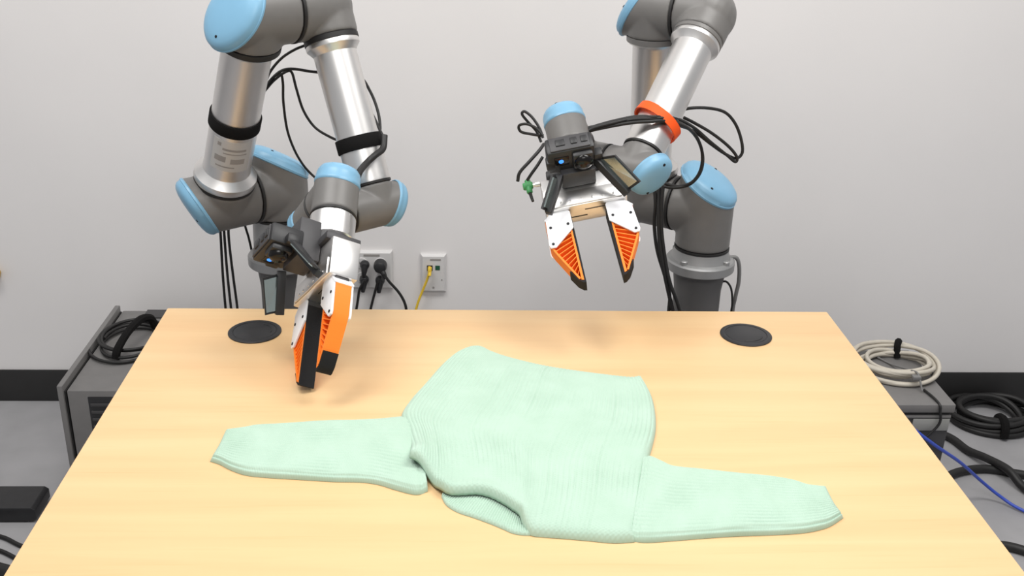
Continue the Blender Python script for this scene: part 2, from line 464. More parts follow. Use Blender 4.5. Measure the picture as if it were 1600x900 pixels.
def sheet(name, P, top, bot, uvm, parent):
    nv, nu = top.shape
    V = np.concatenate([np.dstack([P, top]).reshape(-1, 3), np.dstack([P, bot]).reshape(-1, 3)])
    idx = np.arange(nv * nu).reshape(nv, nu)
    q = np.stack([idx[:-1, :-1], idx[1:, :-1], idx[1:, 1:], idx[:-1, 1:]], -1).reshape(-1, 4)
    N = nv * nu
    ring = np.concatenate([idx[0, :], idx[1:, -1], idx[-1, -2::-1], idx[-2:0:-1, 0]])
    rn = np.roll(ring, -1)
    side = np.stack([ring, rn, rn + N, ring + N], -1)
    F = np.concatenate([q, (q + N)[:, ::-1], side])
    me = bpy.data.meshes.new(name)
    me.from_pydata(V.tolist(), [], F.tolist())
    uvl = me.uv_layers.new(name='UVMap')
    flat = np.tile(uvm.reshape(-1, 2), (2, 1))
    li = np.zeros(len(me.loops), dtype=np.int32)
    me.loops.foreach_get('vertex_index', li)
    uvl.data.foreach_set('uv', flat[li].astype(np.float32).ravel())
    bm = bmesh.new()
    bm.from_mesh(me)
    bmesh.ops.recalc_face_normals(bm, faces=bm.faces)
    for f in bm.faces:
        f.smooth = True
    bm.to_mesh(me)
    bm.free()
    me.materials.append(M['knit'])
    o = bpy.data.objects.new(name, me)
    COL.objects.link(o)
    o.parent = parent
    o.matrix_parent_inverse = Matrix.Translation(-parent.location)
    return o


def ridge(x, sharp=0.45):
    return np.abs(np.sin(np.pi * x)) ** sharp


def lump(P, s, seed):
    out = np.zeros(P.shape[:2])
    rng = np.random.default_rng(seed)
    for k in range(7):
        a = rng.uniform(0, 2 * math.pi)
        fq = rng.uniform(0.5, 1.6) * 2 * math.pi / s
        out += np.sin((P[..., 0] * math.cos(a) + P[..., 1] * math.sin(a)) * fq + rng.uniform(0, 6.28)) / 7
    return out


def rounded(d, r):
    s = np.clip(d / r, 0, 1)
    return np.sqrt(np.clip(1 - (1 - s) ** 2, 0, 1))


sw = empty('sweater', (0.05, -0.45, TZ))
tag(sw, 'mint green ribbed knit sweater laid flat on the maple table, neck toward the viewer', 'sweater')

# body
P, uu, vv = coons('hem', 'bottom', 'left', 'right', 421, 150)
wid = np.linalg.norm(P[:, -1] - P[:, 0], axis=-1)[:, None]
lng = np.linalg.norm(P[-1] - P[0], axis=-1)[None, :]
d = np.minimum(np.minimum(uu, 1 - uu) * wid, np.minimum(vv, 1 - vv) * lng)
prof = rounded(d, 0.013)
bulge = rounded(d, 0.09)
h = 0.0085 * prof + 0.010 * bulge + 0.0028 * lump(P, 0.16, 3) * bulge
D = np.array(SWEATER['bottom'][0])
rD = np.linalg.norm(P - D, axis=-1)
lift = 0.020 * np.exp(-(rD / 0.040) ** 2)
fold_dir = P - D
ridge_line = np.exp(-((fold_dir[..., 0] * 0.45 + fold_dir[..., 1] * -0.25) / 0.018) ** 2) * np.exp(-(rD / 0.12) ** 2) * 0.008
slit = curve_fn(SWEATER['bottom'][4:12])(np.linspace(0, 1, 40))
ds = np.min(np.linalg.norm(P[:, :, None, :] - slit[None, None, ::3, :], axis=-1), axis=2)
lift2 = 0.0115 * np.exp(-(ds / 0.020) ** 2)
# soft hollows and wrinkles that run from the neck to the arms
c1 = np.array(SWEATER['bottom'][11])
wr = P - c1
wrinkle = 0.004 * np.exp(-((wr[..., 0] * 0.86 - wr[..., 1] * 0.10 - 0.065) / 0.02) ** 2) * np.exp(-((wr[..., 1] - 0.04) / 0.08) ** 2)
rib = (1 - ridge(uu * 54, 0.38)) * 0.0021 * np.clip(0.75 + 1.3 * lump(P, 0.13, 21), 0.15, 1.3) * np.clip(d / 0.006, 0, 1)
top = TZ + 0.0012 + h + lift + lift2 + ridge_line - wrinkle * prof - rib
top = np.maximum(top, TZ + 0.0011)
bot = np.maximum(TZ + 0.0006, top - 0.0045 - 0.02 * np.clip(1 - (lift + lift2) / 0.004, 0, 1))
uvm = np.stack([uu * 0.34, vv * 0.36], -1)
sheet('body', P, top, bot, uvm, sw)


def band_strip(name, inner, outer, n_rib, z0, hh, nv):
    P, uu, vv = coons(inner, outer, [inner[0], tuple((np.array(inner[0]) + np.array(outer[0])) / 2), outer[0]],
                      [inner[-1], tuple((np.array(inner[-1]) + np.array(outer[-1])) / 2), outer[-1]], n_rib * 6 + 1, nv)
    w = np.linalg.norm(P[-1] - P[0], axis=-1)[None, :]
    d = np.minimum(vv, 1 - vv) * w
    top = TZ + z0 + hh * rounded(d, 0.006) - (1 - ridge(uu * n_rib, 0.6)) * 0.0020 * np.clip(d / 0.003, 0.25, 1)
    bot = np.full_like(top, TZ + 0.0004)
    bot = np.minimum(bot, top - 0.0002)
    sheet(name, P, top, bot, np.stack([uu * 0.17, vv * 0.03], -1), sw)


band_strip('neckband', SWEATER['band_in'], SWEATER['band_out'], 40, 0.001, 0.0048, 24)


def sleeve(name, up, low, seam, cuff, seed, nrib, flip):
    P, uu, vv = coons(up, low, seam, cuff, 110, nrib * 6 + 1)
    w = np.linalg.norm(P[-1] - P[0], axis=-1)[None, :]
    L = 0.33
    dv = np.minimum(vv, 1 - vv) * w
    du = (1 - uu) * L
    d = np.minimum(dv, du)
    prof = rounded(d, 0.009)
    bul = rounded(d, 0.04)
    h = 0.0075 * prof + 0.0045 * bul + 0.0022 * lump(P, 0.10, seed) * bul
    cuffband = 0.0012 * (1 / (1 + np.exp((uu - 0.86) * 90)))
    rib = (1 - ridge(vv * nrib, 0.6)) * 0.0014 * np.clip(0.7 + 1.5 * lump(P, 0.09, seed + 5), 0.1, 1.4) * np.clip(d / 0.004, 0, 1)
    dl = (1 - vv) * w
    notch = 0.0024 * np.exp(-((dl - 0.0042) / 0.0012) ** 2)
    notch += 0.0022 * np.exp(-((uu - 0.025) * L / 0.0022) ** 2)
    top = TZ + 0.001 + h + cuffband * prof - rib - notch
    bot = np.full_like(top, TZ + 0.0004)
    bot = np.minimum(bot, top - 0.0002)
    sheet(name, P, top, bot, np.stack([vv * 0.10, uu * L], -1), sw)


sleeve('sleeve', 'l_up', 'l_low', 'l_seam', 'l_cuff', 11, 20, False)
sleeve('sleeve', 'r_up', 'r_low', 'r_seam', 'r_cuff', 17, 20, True)

# ------------------------------------------------------------------ robot arms


def hull2(pts):
    pts = sorted(set((round(x, 6), round(y, 6)) for x, y in pts))

    def half(ps):
        h = []
        for p in ps:
            while len(h) > 1 and (h[-1][0] - h[-2][0]) * (p[1] - h[-2][1]) - (h[-1][1] - h[-2][1]) * (p[0] - h[-2][0]) <= 0:
                h.pop()
            h.append(p)
        return h
    a, b = half(pts), half(pts[::-1])
    return a[:-1] + b[:-1]


def blend(o, voxel):
    """union the overlapping shells of a casting and round its inner corners"""
    a = o.modifiers.new('union', 'REMESH')
    a.mode = 'VOXEL'
    a.voxel_size = voxel
    a.use_smooth_shade = True
    b = o.modifiers.new('fillet', 'SMOOTH')
    b.factor = 0.5
    b.iterations = 14
    dg = bpy.context.evaluated_depsgraph_get()
    me = bpy.data.meshes.new_from_object(o.evaluated_get(dg))
    o.modifiers.clear()
    old = o.data
    o.data = me
    me.name = old.name
    bpy.data.meshes.remove(old)
    return o


def elbow(robot, name, c, A, la, ra, B, lb, rb, theta, k, lid_h, org, screw=True):
    """housing with a mouth along A (its own joint) and one along B; its cap closes the outer corner"""
    c, A, B = Vector(c), Vector(A).normalized(), Vector(B).normalized()
    n = (-A * math.cos(theta) - B * math.sin(theta)).normalized()
    e1 = n.orthogonal().normalized()
    e2 = n.cross(e1)
    mb = MB()
    flat = []
    N = 56
    for ax, ln, r in ((A, la, ra), (B, lb, rb)):
        u = ax.orthogonal().normalized()
        w = ax.cross(u)
        vs, fs = [], []
        for i in range(N):
            t = 2 * math.pi * i / N
            rad = (u * math.cos(t) + w * math.sin(t)) * r
            tt = (k - rad.dot(n)) / ax.dot(n)
            if ax is B and tt < 0:
                tt = 0.0
            else:
                flat.append(((rad + ax * tt).dot(e1), (rad + ax * tt).dot(e2)))
            q = rad + ax * tt
            vs += [c + rad * 0.965 + ax * ln, c + rad + ax * (ln - 0.003), c + q]
        for i in range(N):
            j = (i + 1) % N
            fs += [(3 * i, 3 * j, 3 * j + 1, 3 * i + 1), (3 * i + 1, 3 * j + 1, 3 * j + 2, 3 * i + 2)]
        fs.append(tuple(3 * i for i in range(N)))
        fs.append(tuple(3 * i + 2 for i in range(N)))
        mb.add(vs, fs)
    body = blend(mb.build(name, 'housing', robot, origin=org), 0.0024 if ra > 0.05 else 0.0017)
    hp = hull2(flat)
    L = [0.0]
    hp2 = hp + [hp[0]]
    for a, b in zip(hp2[:-1], hp2[1:]):
        L.append(L[-1] + math.hypot(b[0] - a[0], b[1] - a[1]))
    ts = np.linspace(0, L[-1], 65)[:-1]
    X = np.interp(ts, L, [p[0] for p in hp2])
    Y = np.interp(ts, L, [p[1] for p in hp2])
    cx, cy = X.mean(), Y.mean()
    vs, fs = [], []
    steps = [(-0.004, 0.97), (-0.002, 1.02), (0.08 * lid_h, 1.025), (0.12 * lid_h, 1.0), (0.42 * lid_h, 0.985), (0.62 * lid_h, 0.93), (0.80 * lid_h, 0.82), (0.92 * lid_h, 0.64), (0.98 * lid_h, 0.42), (lid_h, 0.18)]
    for hh, s in steps:
        for x, y in zip(X, Y):
            vs.append(c + n * (k + hh) + e1 * (cx + (x - cx) * s) + e2 * (cy + (y - cy) * s))
    for a in range(len(steps) - 1):
        for i in range(64):
            j = (i + 1) % 64
            fs.append((a * 64 + i, a * 64 + j, (a + 1) * 64 + j, (a + 1) * 64 + i))
    fs.append(tuple((len(steps) - 1) * 64 + i for i in range(64)))
    cap = MB().add(vs, fs).build('cap', 'cap', body, origin=org, smooth_deg=50)
    cap['label'] = 'light blue joint cap'
    if screw:
        for sx, sy in ((0.62, 0.35), (-0.62, -0.35)):
            x = cx + (X.max() - cx) * sx
            y = cy + (Y.max() - cy) * sy
            MB().lathe(c + n * (k + 0.74 * lid_h) + e1 * x + e2 * y, n, [(0, 0.0032), (0.14 * lid_h, 0.0032), (0.16 * lid_h, 0.002)], 10).build('cap_screw', 'screw', body, origin=org)
    return body


def ring(robot, c, d, t0, t1, r, m='seam', name='joint_seal', parent=None, org=None):
    return MB().lathe(c, d, [(t0, r * 0.97), (t0 + 0.0008, r), (t1 - 0.0008, r), (t1, r * 0.97)], 56).build(name, m, parent or robot, origin=org)


def mats(base, q, d):
    def Rz(a):
        return Matrix.Rotation(math.radians(a), 4, 'Z')

    def Rx(a):
        return Matrix.Rotation(math.radians(a), 4, 'X')
    T = Matrix.Translation
    so, eo, wo, d5, d6, a2, a3, d1 = d
    A = T(base) @ Rz(q[0]) @ T((0, 0, d1)) @ Rx(90)
    B = A @ Rz(q[1])
    l = so - eo
    k = {'S1': A.translation, 'U0': B @ Vector((0, 0, so)), 'U1': B @ Vector((-a2, 0, so)), 'F0': B @ Vector((-a2, 0, l))}
    Cc = B @ T((-a2, 0, 0)) @ Rz(q[2])
    k['F1'] = Cc @ Vector((-a3, 0, l))
    Dm = Cc @ T((-a3, 0, 0)) @ Rz(q[3]) @ T((0, 0, l + wo)) @ Rx(90)
    k['W1'] = Dm.translation
    E = Dm @ Rz(q[4]) @ T((0, 0, d5)) @ Rx(-90)
    k['W2'] = E.translation
    F = E @ Rz(q[5]) @ T((0, 0, d6))
    k['TF'] = F.translation
    return k, F


def robot_arm(label, base, q, d, drop, band='seam'):
    rb = tag(empty('robot_arm', (base[0], base[1], 0)), label, 'robot arm', 'robot arms behind the table')
    org = (base[0], base[1], 0)
    k, F = mats(base, q, d)
    S1, U0, U1, F0, F1, W1, W2, TF = (k[n].copy() for n in ('S1', 'U0', 'U1', 'F0', 'F1', 'W1', 'W2', 'TF'))
    Z = Vector((0, 0, 1))
    z1 = (U0 - S1).normalized()
    up = (U1 - U0).normalized()
    fo = (F1 - F0).normalized()
    x5 = (W2 - W1).normalized()
    x6 = (TF - W2).normalized()
    Lz = (U0 - S1).length
    Le = (U1 - F0).length
    Lw = (W1 - F1).length
    RJ, RW = 0.0605, 0.0395
    # pedestal and base
    bz = base[2]
    MB().lathe((base[0], base[1], 0), Z, [(0.0, 0.14), (0.014, 0.14), (0.016, 0.137), (0.016, 0.053), (bz - 0.05, 0.053), (bz - 0.012, 0.058), (bz - 0.001, 0.07)], 56).build('pedestal', 'pedestal', rb, origin=org)
    bs = MB().lathe((base[0], base[1], bz), Z, [(0, 0.0745), (0.002, 0.0765), (0.02, 0.0765), (0.024, 0.0735), (0.026, 0.066), (0.036, 0.0625), (S1.z - bz - drop - 0.006, 0.0605)], 56)
    bo = bs.build('base_flange', 'cast', rb, origin=org)
    for a in range(4):
        t = math.radians(45 + 90 * a)
        MB().lathe((base[0] + 0.066 * math.cos(t), base[1] + 0.066 * math.sin(t), bz + 0.022), Z, [(0, 0.008), (0.01, 0.008), (0.012, 0.006)], 16).build('bolt', 'cast', bo, origin=org)
    ring(rb, S1, -Z, drop, drop + 0.006, RJ * 1.01, org=org)
    TH = math.radians(31)
    elbow(rb, 'shoulder_housing', S1, -Z, drop, RJ, z1, Lz / 2 - 0.003, RJ, TH, 0.046, 0.026, org)
    ring(rb, S1, z1, Lz / 2 - 0.003, Lz / 2 + 0.003, RJ * 1.01, org=org)
    # upper arm
    elbow(rb, 'upper_arm_housing', U0, -z1, Lz / 2 - 0.003, RJ, up, 0.056, RJ, TH, 0.040, 0.025, org)
    ring(rb, U0, up, 0.056, 0.064, RJ * 1.005, org=org)
    la = (U1 - U0).length
    ut = MB().lathe(U0, up, [(0.064, 0.061), (0.068, 0.0625), (0.078, 0.0615), (0.086, 0.053), (0.092, 0.0475), (0.1, 0.0462), (la - 0.075, 0.0462), (la - 0.07, 0.049), (la - 0.067, 0.056), (la - 0.064, 0.058)], 64).build('upper_arm_tube', 'alu', rb, origin=org, smooth_deg=30)
    ring(rb, U1, -up, 0.052, 0.064, RJ * 0.985, m=band, org=org)
    elbow(rb, 'elbow_housing', U1, -z1, Le / 2 - 0.003, RJ, -up, 0.052, RJ, TH, 0.030, 0.023, org)
    ring(rb, U1, -z1, Le / 2 - 0.003, Le / 2 + 0.003, RJ * 1.01, org=org)
    # forearm
    rf = 0.052
    mb = MB().lathe(F0, z1, [(-rf * 1.04, 0.012), (-rf * 0.98, 0.024), (-rf * 0.82, 0.037), (-rf * 0.55, 0.0495), (-rf * 0.2, 0.0565), (0.01, 0.059), (Le / 2 - 0.006, RJ), (Le / 2 - 0.003, RJ * 0.97)], 56)
    mb.lathe(F0, fo, [(-0.057, 0.010), (-0.053, 0.022), (-0.042, 0.037), (-0.025, 0.048), (0.0, 0.0535), (0.055, 0.0525), (0.058, 0.051)], 56)
    blend(mb.build('forearm_housing', 'housing', rb, origin=org, smooth_deg=50), 0.0024)
    ring(rb, F0, fo, 0.058, 0.068, 0.0515, m=band, org=org)
    lf = (F1 - F0).length
    MB().lathe(F0, fo, [(0.068, 0.05), (0.071, 0.051), (0.077, 0.0505), (0.084, 0.0445), (0.09, 0.0408), (lf - 0.055, 0.0398), (lf - 0.05, 0.0405), (lf - 0.046, 0.0405)], 64).build('forearm_tube', 'alu', rb, origin=org, smooth_deg=30)
    ring(rb, F1, -fo, 0.041, 0.046, RW * 1.02, org=org)
    TW = math.radians(30)
    elbow(rb, 'wrist_housing', F1, z1, Lw / 2 - 0.002, RW, -fo, 0.041, RW, TW, 0.028, 0.024, org)
    ring(rb, F1, z1, Lw / 2 - 0.002, Lw / 2 + 0.002, RW * 1.015, org=org)
    L5 = (W2 - W1).length
    elbow(rb, 'wrist_housing', W1, x5, L5 / 2 - 0.002, RW, -z1, Lw / 2 - 0.002, RW, TW, 0.028, 0.024, org)
    ring(rb, W1, x5, L5 / 2 - 0.002, L5 / 2 + 0.002, RW * 1.015, org=org)
    elbow(rb, 'wrist_housing', W2, x6, 0.047, RW, -x5, L5 / 2 - 0.002, RW, math.radians(15), 0.019, 0.036, org)
    ring(rb, W2, x6, 0.047, 0.051, RW * 1.015, org=org)
    L6 = (TF - W2).length
    tf = MB().lathe(W2, x6, [(0.051, 0.0375), (0.053, 0.0392), (L6 - 0.002, 0.0392), (L6, 0.0375)], 56).build('tool_flange', 'alu_bright', rb, origin=org)
    return rb, k, F, ut, (z1, up, fo, x5, x6, org)


RL = robot_arm('robot arm on the left, gripper lowered close to the tabletop', (-0.4682, 0.3467, 0.6925),
               (-50.99, -115.52, -129.9, 18.98, 58.54, -93.33), (0.1361, 0.1427, 0.1339, 0.1027, 0.097, 0.4492, 0.3829, 0.1694), 0.056)
RR = robot_arm('robot arm on the right with an orange strap around its forearm', (0.4576, 0.3482, 0.6883),
               (-125.63, -95.59, -125.74, -0.21, 126.72, 165.91), (0.1384, 0.117, 0.116, 0.0942, 0.0962, 0.4221, 0.3842, 0.1375), 0.084, 'housing')


def strap(label, o, d, t, w, r, m, tilt=None):
    d = Vector(d).normalized()
    if tilt is not None:
        d = (d + Vector(tilt)).normalized()
    c = Vector(o) + Vector(d) * 0
    mb = MB().lathe(c, d, [(-w / 2, r), (-w / 2, r + 0.0025), (-w / 2 + 0.001, r + 0.0032), (w / 2 - 0.001, r + 0.0032), (w / 2, r + 0.0025), (w / 2, r)], 56)
    # hollow band: drop the two end discs
    mb.f = [f for f in mb.f if len(f) == 4]
    n = 56
    k = len(mb.v) // n
    mb.f += [((k - 1) * n + i, (k - 1) * n + (i + 1) % n, (i + 1) % n, i) for i in range(n)]
    return mb


def at_tube(p0, dirn, dist):
    return Vector(p0) + Vector(dirn) * dist


kL, (z1L, upL, foL, x5L, x6L, orgL) = RL[1], RL[4]
kR, (z1R, upR, foR, x5R, x6R, orgR) = RR[1], RR[4]
# black bands on the left robot's tubes, orange one on the right
c = at_tube(kL['U0'], upL, 0.213)
tag(strap('', c, upL, 0, 0.026, 0.0465, 'strap').build('cable_strap', 'strap', None, origin=c),
    'black fabric strap around the thick upper arm tube of the left robot', 'strap')
c = at_tube(kL['F0'], foL, 0.262)
tag(strap('', c, foL, 0, 0.026, 0.0405, 'strap', tilt=(0, 0, 0)).build('cable_strap', 'strap', None, origin=c),
    'black fabric strap around the forearm tube of the left robot', 'strap')
c = at_tube(kR['F0'], foR, 0.272)
ms = MB()
tl = (z1R * 0.30 + Vector((0, 0, 0.02)))
dd = (foR + tl).normalized()
u = z1R - dd * z1R.dot(dd)
u.normalize()
w = dd.cross(u)
N = 56
front = Vector((-0.1, -0.9, 0.42))
a_front = math.atan2(front.dot(w), front.dot(u))
vs, fs = [], []
for i in range(N):
    a = 2 * math.pi * i / N
    rr = 0.0435 + 0.0075 * max(0, math.cos(a - a_front))
    rad = u * math.cos(a) * rr * 1.06 + w * math.sin(a) * rr
    for t, e in ((-0.009, 0), (-0.009, 0.003), (0.009, 0.003), (0.009, 0)):
        vs.append(c + rad + rad.normalized() * e + dd * t)
for i in range(N):
    j = (i + 1) % N
    for s in range(4):
        s2 = (s + 1) % 4
        fs.append((4 * i + s, 4 * j + s, 4 * j + s2, 4 * i + s2))
tag(MB().add(vs, fs).build('cable_strap', 'orange_strap', None, origin=c), 'bright orange strap around the forearm of the right robot holding cables', 'strap')

# faded rating label on the left robot's upper arm tube
ut = RL[3]
camdir = (Vector((-0.086, -1.818, 1.577)) - kL['U0'])
cd = (camdir - upL * camdir.dot(upL)).normalized()
sd = upL.cross(cd)


def tube_patch(name, m, a0, a1, t0, t1, r, n=10):
    vs, fs = [], []
    for i in range(n + 1):
        a = a0 + (a1 - a0) * i / n
        for t in (t0, t1):
            for rr in (r - 0.001, r):
                vs.append(kL['U0'] + upL * t + (cd * math.cos(a) + sd * math.sin(a)) * rr)
    for i in range(n):
        o = 4 * i
        fs += [(o + 1, o + 5, o + 7, o + 3), (o, o + 2, o + 6, o + 4), (o, o + 4, o + 5, o + 1), (o + 2, o + 3, o + 7, o + 6)]
    fs += [(0, 1, 3, 2), (4 * n, 4 * n + 2, 4 * n + 3, 4 * n + 1)]
    return MB().add(vs, fs).build(name, m, ut, origin=orgL)


tube_patch('rating_label', 'label', -0.75, 0.95, 0.118, 0.190, 0.0468)['label'] = 'pale rating label with faded print'
for a0, a1, t0, t1 in ((-0.55, -0.38, 0.176, 0.184), (-0.3, 0.7, 0.168, 0.173), (-0.25, 0.75, 0.160, 0.1625), (-0.6, -0.1, 0.140, 0.153), (0.1, 0.7, 0.138, 0.150), (-0.5, 0.3, 0.127, 0.130)):
    tube_patch('label_print', 'print', a0, a1, t0, t1, 0.0470)

# ------------------------------------------------------------------ grippers


def gripper(label, F):
    g = tag(empty('gripper', mw=F), label, 'gripper', 'grippers on the robot wrists')
    idf = lambda x, y, z: Vector((x, y, z))
    # adapter between flange and gripper
    MB().lathe((0, 0, 0), (0, 0, 1), [(0.0005, 0.038), (0.012, 0.038), (0.014, 0.036)], 40).build('adapter_ring', 'dark', g)
    MB().box((0, 0, 0.0225), (0.118, 0.062, 0.015), bev=0.003).build('adapter_plate', 'dark', g)
    body = MB().box((0, 0, 0.0655), (0.146, 0.05, 0.069), bev=0.0025).build('gripper_body', 'alu_bright', g)
    MB().box((0, 0.0262, 0.083), (0.13, 0.0024, 0.03), bev=0.0006).build('cover_plate', 'alu', body)
    for x in (-0.045, -0.028, -0.008, 0.012, 0.03, 0.05):
        MB().lathe((x, 0.0274, 0.09), (0, 1, 0), [(0, 0.0022), (0.001, 0.0022), (0.0012, 0.0015)], 10).build('cover_screw', 'alu_bright', body)
    for x0, x1, y in ((-0.034, 0.0, -0.008), (-0.004, 0.034, 0.009)):
        MB().box(((x0 + x1) / 2, y, 0.1002), (x1 - x0, 0.0018, 0.0008)).build('rail_slot', 'seam', body)
    for s in (-1, 1):
        xi = 0.035 * s
        fr = lambda x, y, z, s=s, xi=xi: Vector((xi + s * x, y, 0.101 + (z if z < 0.03 else 0.03 + (z - 0.03) * 0.945)))
        jaw = MB().prism([(-0.001, -0.006), (0.034, -0.006), (0.036, 0.014), (-0.001, 0.014)], fr, -0.0125, 0.0125).build('jaw', 'dark', g, bevel=0.0015)
        fin = MB()
        # outer wall, inner wall and foot of the fin
        fin.prism([(0.040, 0.016), (0.0435, 0.018), (0.0435, 0.070), (0.0385, 0.084), (0.0080, 0.151), (0.0045, 0.150), (0.0352, 0.083), (0.040, 0.070)], fr, -0.0135, 0.0135)
        fin.prism([(0.0, 0.014), (0.003, 0.014), (0.0042, 0.153), (0.0, 0.155)], fr, -0.0135, 0.0135)
        fin.prism([(0.0, 0.014), (0.0435, 0.014), (0.0435, 0.0185), (0.0, 0.0185)], fr, -0.0135, 0.0135)
        finger = fin.build('finger', 'orange', g, smooth_deg=25)
        finger['label'] = 'orange ribbed fin-shaped finger'
        for i in range(13):
            z = 0.020 + 0.0088 * i
            zo = z + 0.017
            xo = 0.041 if zo < 0.071 else 0.041 + (0.0035 - 0.041) * (zo - 0.071) / (0.157 - 0.071)
            if xo > 0.006:      # each rib slopes from the inner wall toward the tip at the outer wall
                MB().prism([(0.002, z), (0.002, z + 0.0018), (xo, zo + 0.0018), (xo, zo)], fr, -0.0128, 0.0128).build('rib', 'orange', finger)
        MB().prism([(-0.0042, 0.010), (0.0, 0.010), (0.0, 0.153), (0.004, 0.155), (0.0085, 0.151), (0.0185, 0.131), (0.0205, 0.131), (0.0102, 0.1515), (0.002, 0.1595), (-0.003, 0.1605)], fr, -0.0130, 0.0130).build('grip_pad', 'pad', finger)
        for y in (-1, 1):
            pl = MB().prism([(0, -0.001), (0.026, -0.001), (0.0425, 0.015), (0.0455, 0.069), (0.0435, 0.0755), (0.034, 0.0765), (-0.003, 0.039), (-0.003, 0.003)], fr, y * 0.0138, y * 0.0175).build('bracket_plate', 'white', g, bevel=0.0008)
            pl['label'] = 'white bracket plate'
            for sx, sz in ((0.005, 0.0295), (0.0365, 0.0315), (0.038, 0.0685)):
                MB().lathe(fr(sx, y * 0.0174, sz), (0, y, 0), [(0, 0.0026), (0.0012, 0.0026), (0.0014, 0.0018)], 12).build('screw', 'screw', pl)
        MB().prism([(0.003, -0.004), (0.028, -0.004), (0.0445, 0.0135), (0.0435, 0.0155), (0.026, 0.002), (0.003, 0.002)], fr, -0.0172, 0.0172).build('bracket_top', 'white', g)
    # camera mount, camera, mirrors
    MB().box((-0.005, 0.0455, 0.022), (0.062, 0.040, 0.076), bev=0.003).build('camera_mount', 'dark', g)
    cx, cy, cz = -0.013, 0.085, 0.030
    cb = MB().box((cx, cy, cz), (0.084, 0.056, 0.036), bev=0.005).build('action_camera', 'black', g)
    cb['label'] = 'black action camera in a bracket'
    MB().box((cx, cy + 0.0285, cz), (0.070, 0.003, 0.030), bev=0.0012).build('top_cover', 'dark', cb)
    for bx in (-0.016, 0.008, 0.026):
        MB().box((cx + bx, cy + 0.0305, cz - 0.001), (0.016 if bx < 0 else 0.011, 0.003, 0.014), bev=0.001).build('button', 'black', cb)
    MB().box((cx - 0.018, cy + 0.004, cz + 0.0185), (0.026, 0.022, 0.002), bev=0.0008).build('front_screen', 'gloss', cb)
    MB().lathe((cx - 0.019, cy + 0.005, cz + 0.0194), (0, 0, 1), [(0, 0.0045), (0.0008, 0.0045), (0.001, 0.0035)], 16).build('status_light', 'led', cb)
    MB().box((cx + 0.019, cy + 0.004, cz + 0.022), (0.036, 0.036, 0.012), bev=0.004).build('lens_hood', 'black', cb)
    MB().lathe((cx + 0.019, cy + 0.004, cz + 0.027), (0, 0, 1), [(0, 0.0165), (0.005, 0.016), (0.009, 0.0125), (0.0115, 0.007), (0.012, 0.002)], 28).build('lens', 'gloss', cb, smooth_deg=60)
    for s in (-1, 1):
        pts = [Vector(p) for p in ((0.034, 0.070, 0.040), (0.076, 0.042, 0.104), (0.098, 0.066, 0.108), (0.064, 0.092, 0.060))]
        if s < 0:
            pts = [Vector(p) for p in ((-0.042, 0.064, 0.062), (-0.072, 0.048, 0.118), (-0.080, 0.068, 0.126), (-0.051, 0.091, 0.076))]
        else:
            pts = [Vector((p.x - 0.004, p.y, p.z)) for p in pts]
        nn = (pts[1] - pts[0]).cross(pts[3] - pts[0]).normalized()
        if nn.x * s < 0:
            nn = -nn
        cen = sum(pts, Vector()) / 4
        vs = pts + [p + nn * 0.004 for p in pts]
        fs = [(0, 1, 2, 3), (7, 6, 5, 4)] + [(i, 4 + i, 4 + (i + 1) % 4, (i + 1) % 4) for i in range(4)]
        holder = MB().add(vs, fs).build('mirror_holder', 'black', g)
        ins = [cen + (p - cen) * 0.88 for p in pts]
        vs = [p - nn * 0.0022 for p in ins] + [p + nn * 0.0004 for p in ins]
        MB().add(vs, fs).build('mirror', 'mirror', holder)['label'] = 'small side mirror'
        rim = MB()
        ax = (pts[1] - pts[0])
        ay = nn.cross(ax.normalized())
        rot = Matrix((ax.normalized(), ay, nn)).transposed()
        rim.box((pts[0] + pts[1]) / 2 - nn * 0.003, (ax.length + 0.008, 0.014, 0.012), rot=rot, bev=0.0012)
        rim.build('mirror_arm', 'black', holder)
        MB().box(Vector((s * 0.042 - 0.008, 0.078, 0.040)), (0.016, 0.022, 0.018), bev=0.003).build('mirror_bracket', 'black', g)
    return g


gL = gripper('two-finger gripper with black camera, tips just above the table on the left', RL[2])
gR = gripper('two-finger gripper with black camera and blue light, raised above the sweater', RR[2])

# green air connector on the right gripper's side
vc = RR[2] @ Vector((-0.073, 0.024, 0.036))
gx = (RR[2].to_3x3() @ Vector((-1, 0, 0))).normalized()
gz = (RR[2].to_3x3() @ Vector((0, 0, 1))).normalized()
cn = tag(empty('cable_connector', vc), 'green plug on the left side of the raised gripper', 'connector')
MB().lathe((0, 0, 0), gx, [(0.0, 0.005), (0.008, 0.005), (0.008, 0.0035), (0.014, 0.0035)], 16).build('collar', 'alu_bright', cn)
MB().lathe(gx * 0.013, gx, [(0, 0.0055), (0.002, 0.007), (0.016, 0.007), (0.018, 0.0055)], 16).build('plug', 'green', cn)
MB().lathe(gx * 0.021 - gz * 0.013, gz, [(0, 0.004), (0.002, 0.0055), (0.028, 0.0055), (0.030, 0.004)], 14).build('plug', 'green', cn)
MB().lathe(gx * 0.021 + gz * 0.016, gz - gx * 0.1, [(0, 0.0032), (0.02, 0.0025)], 10).build('tail', 'cable', cn)

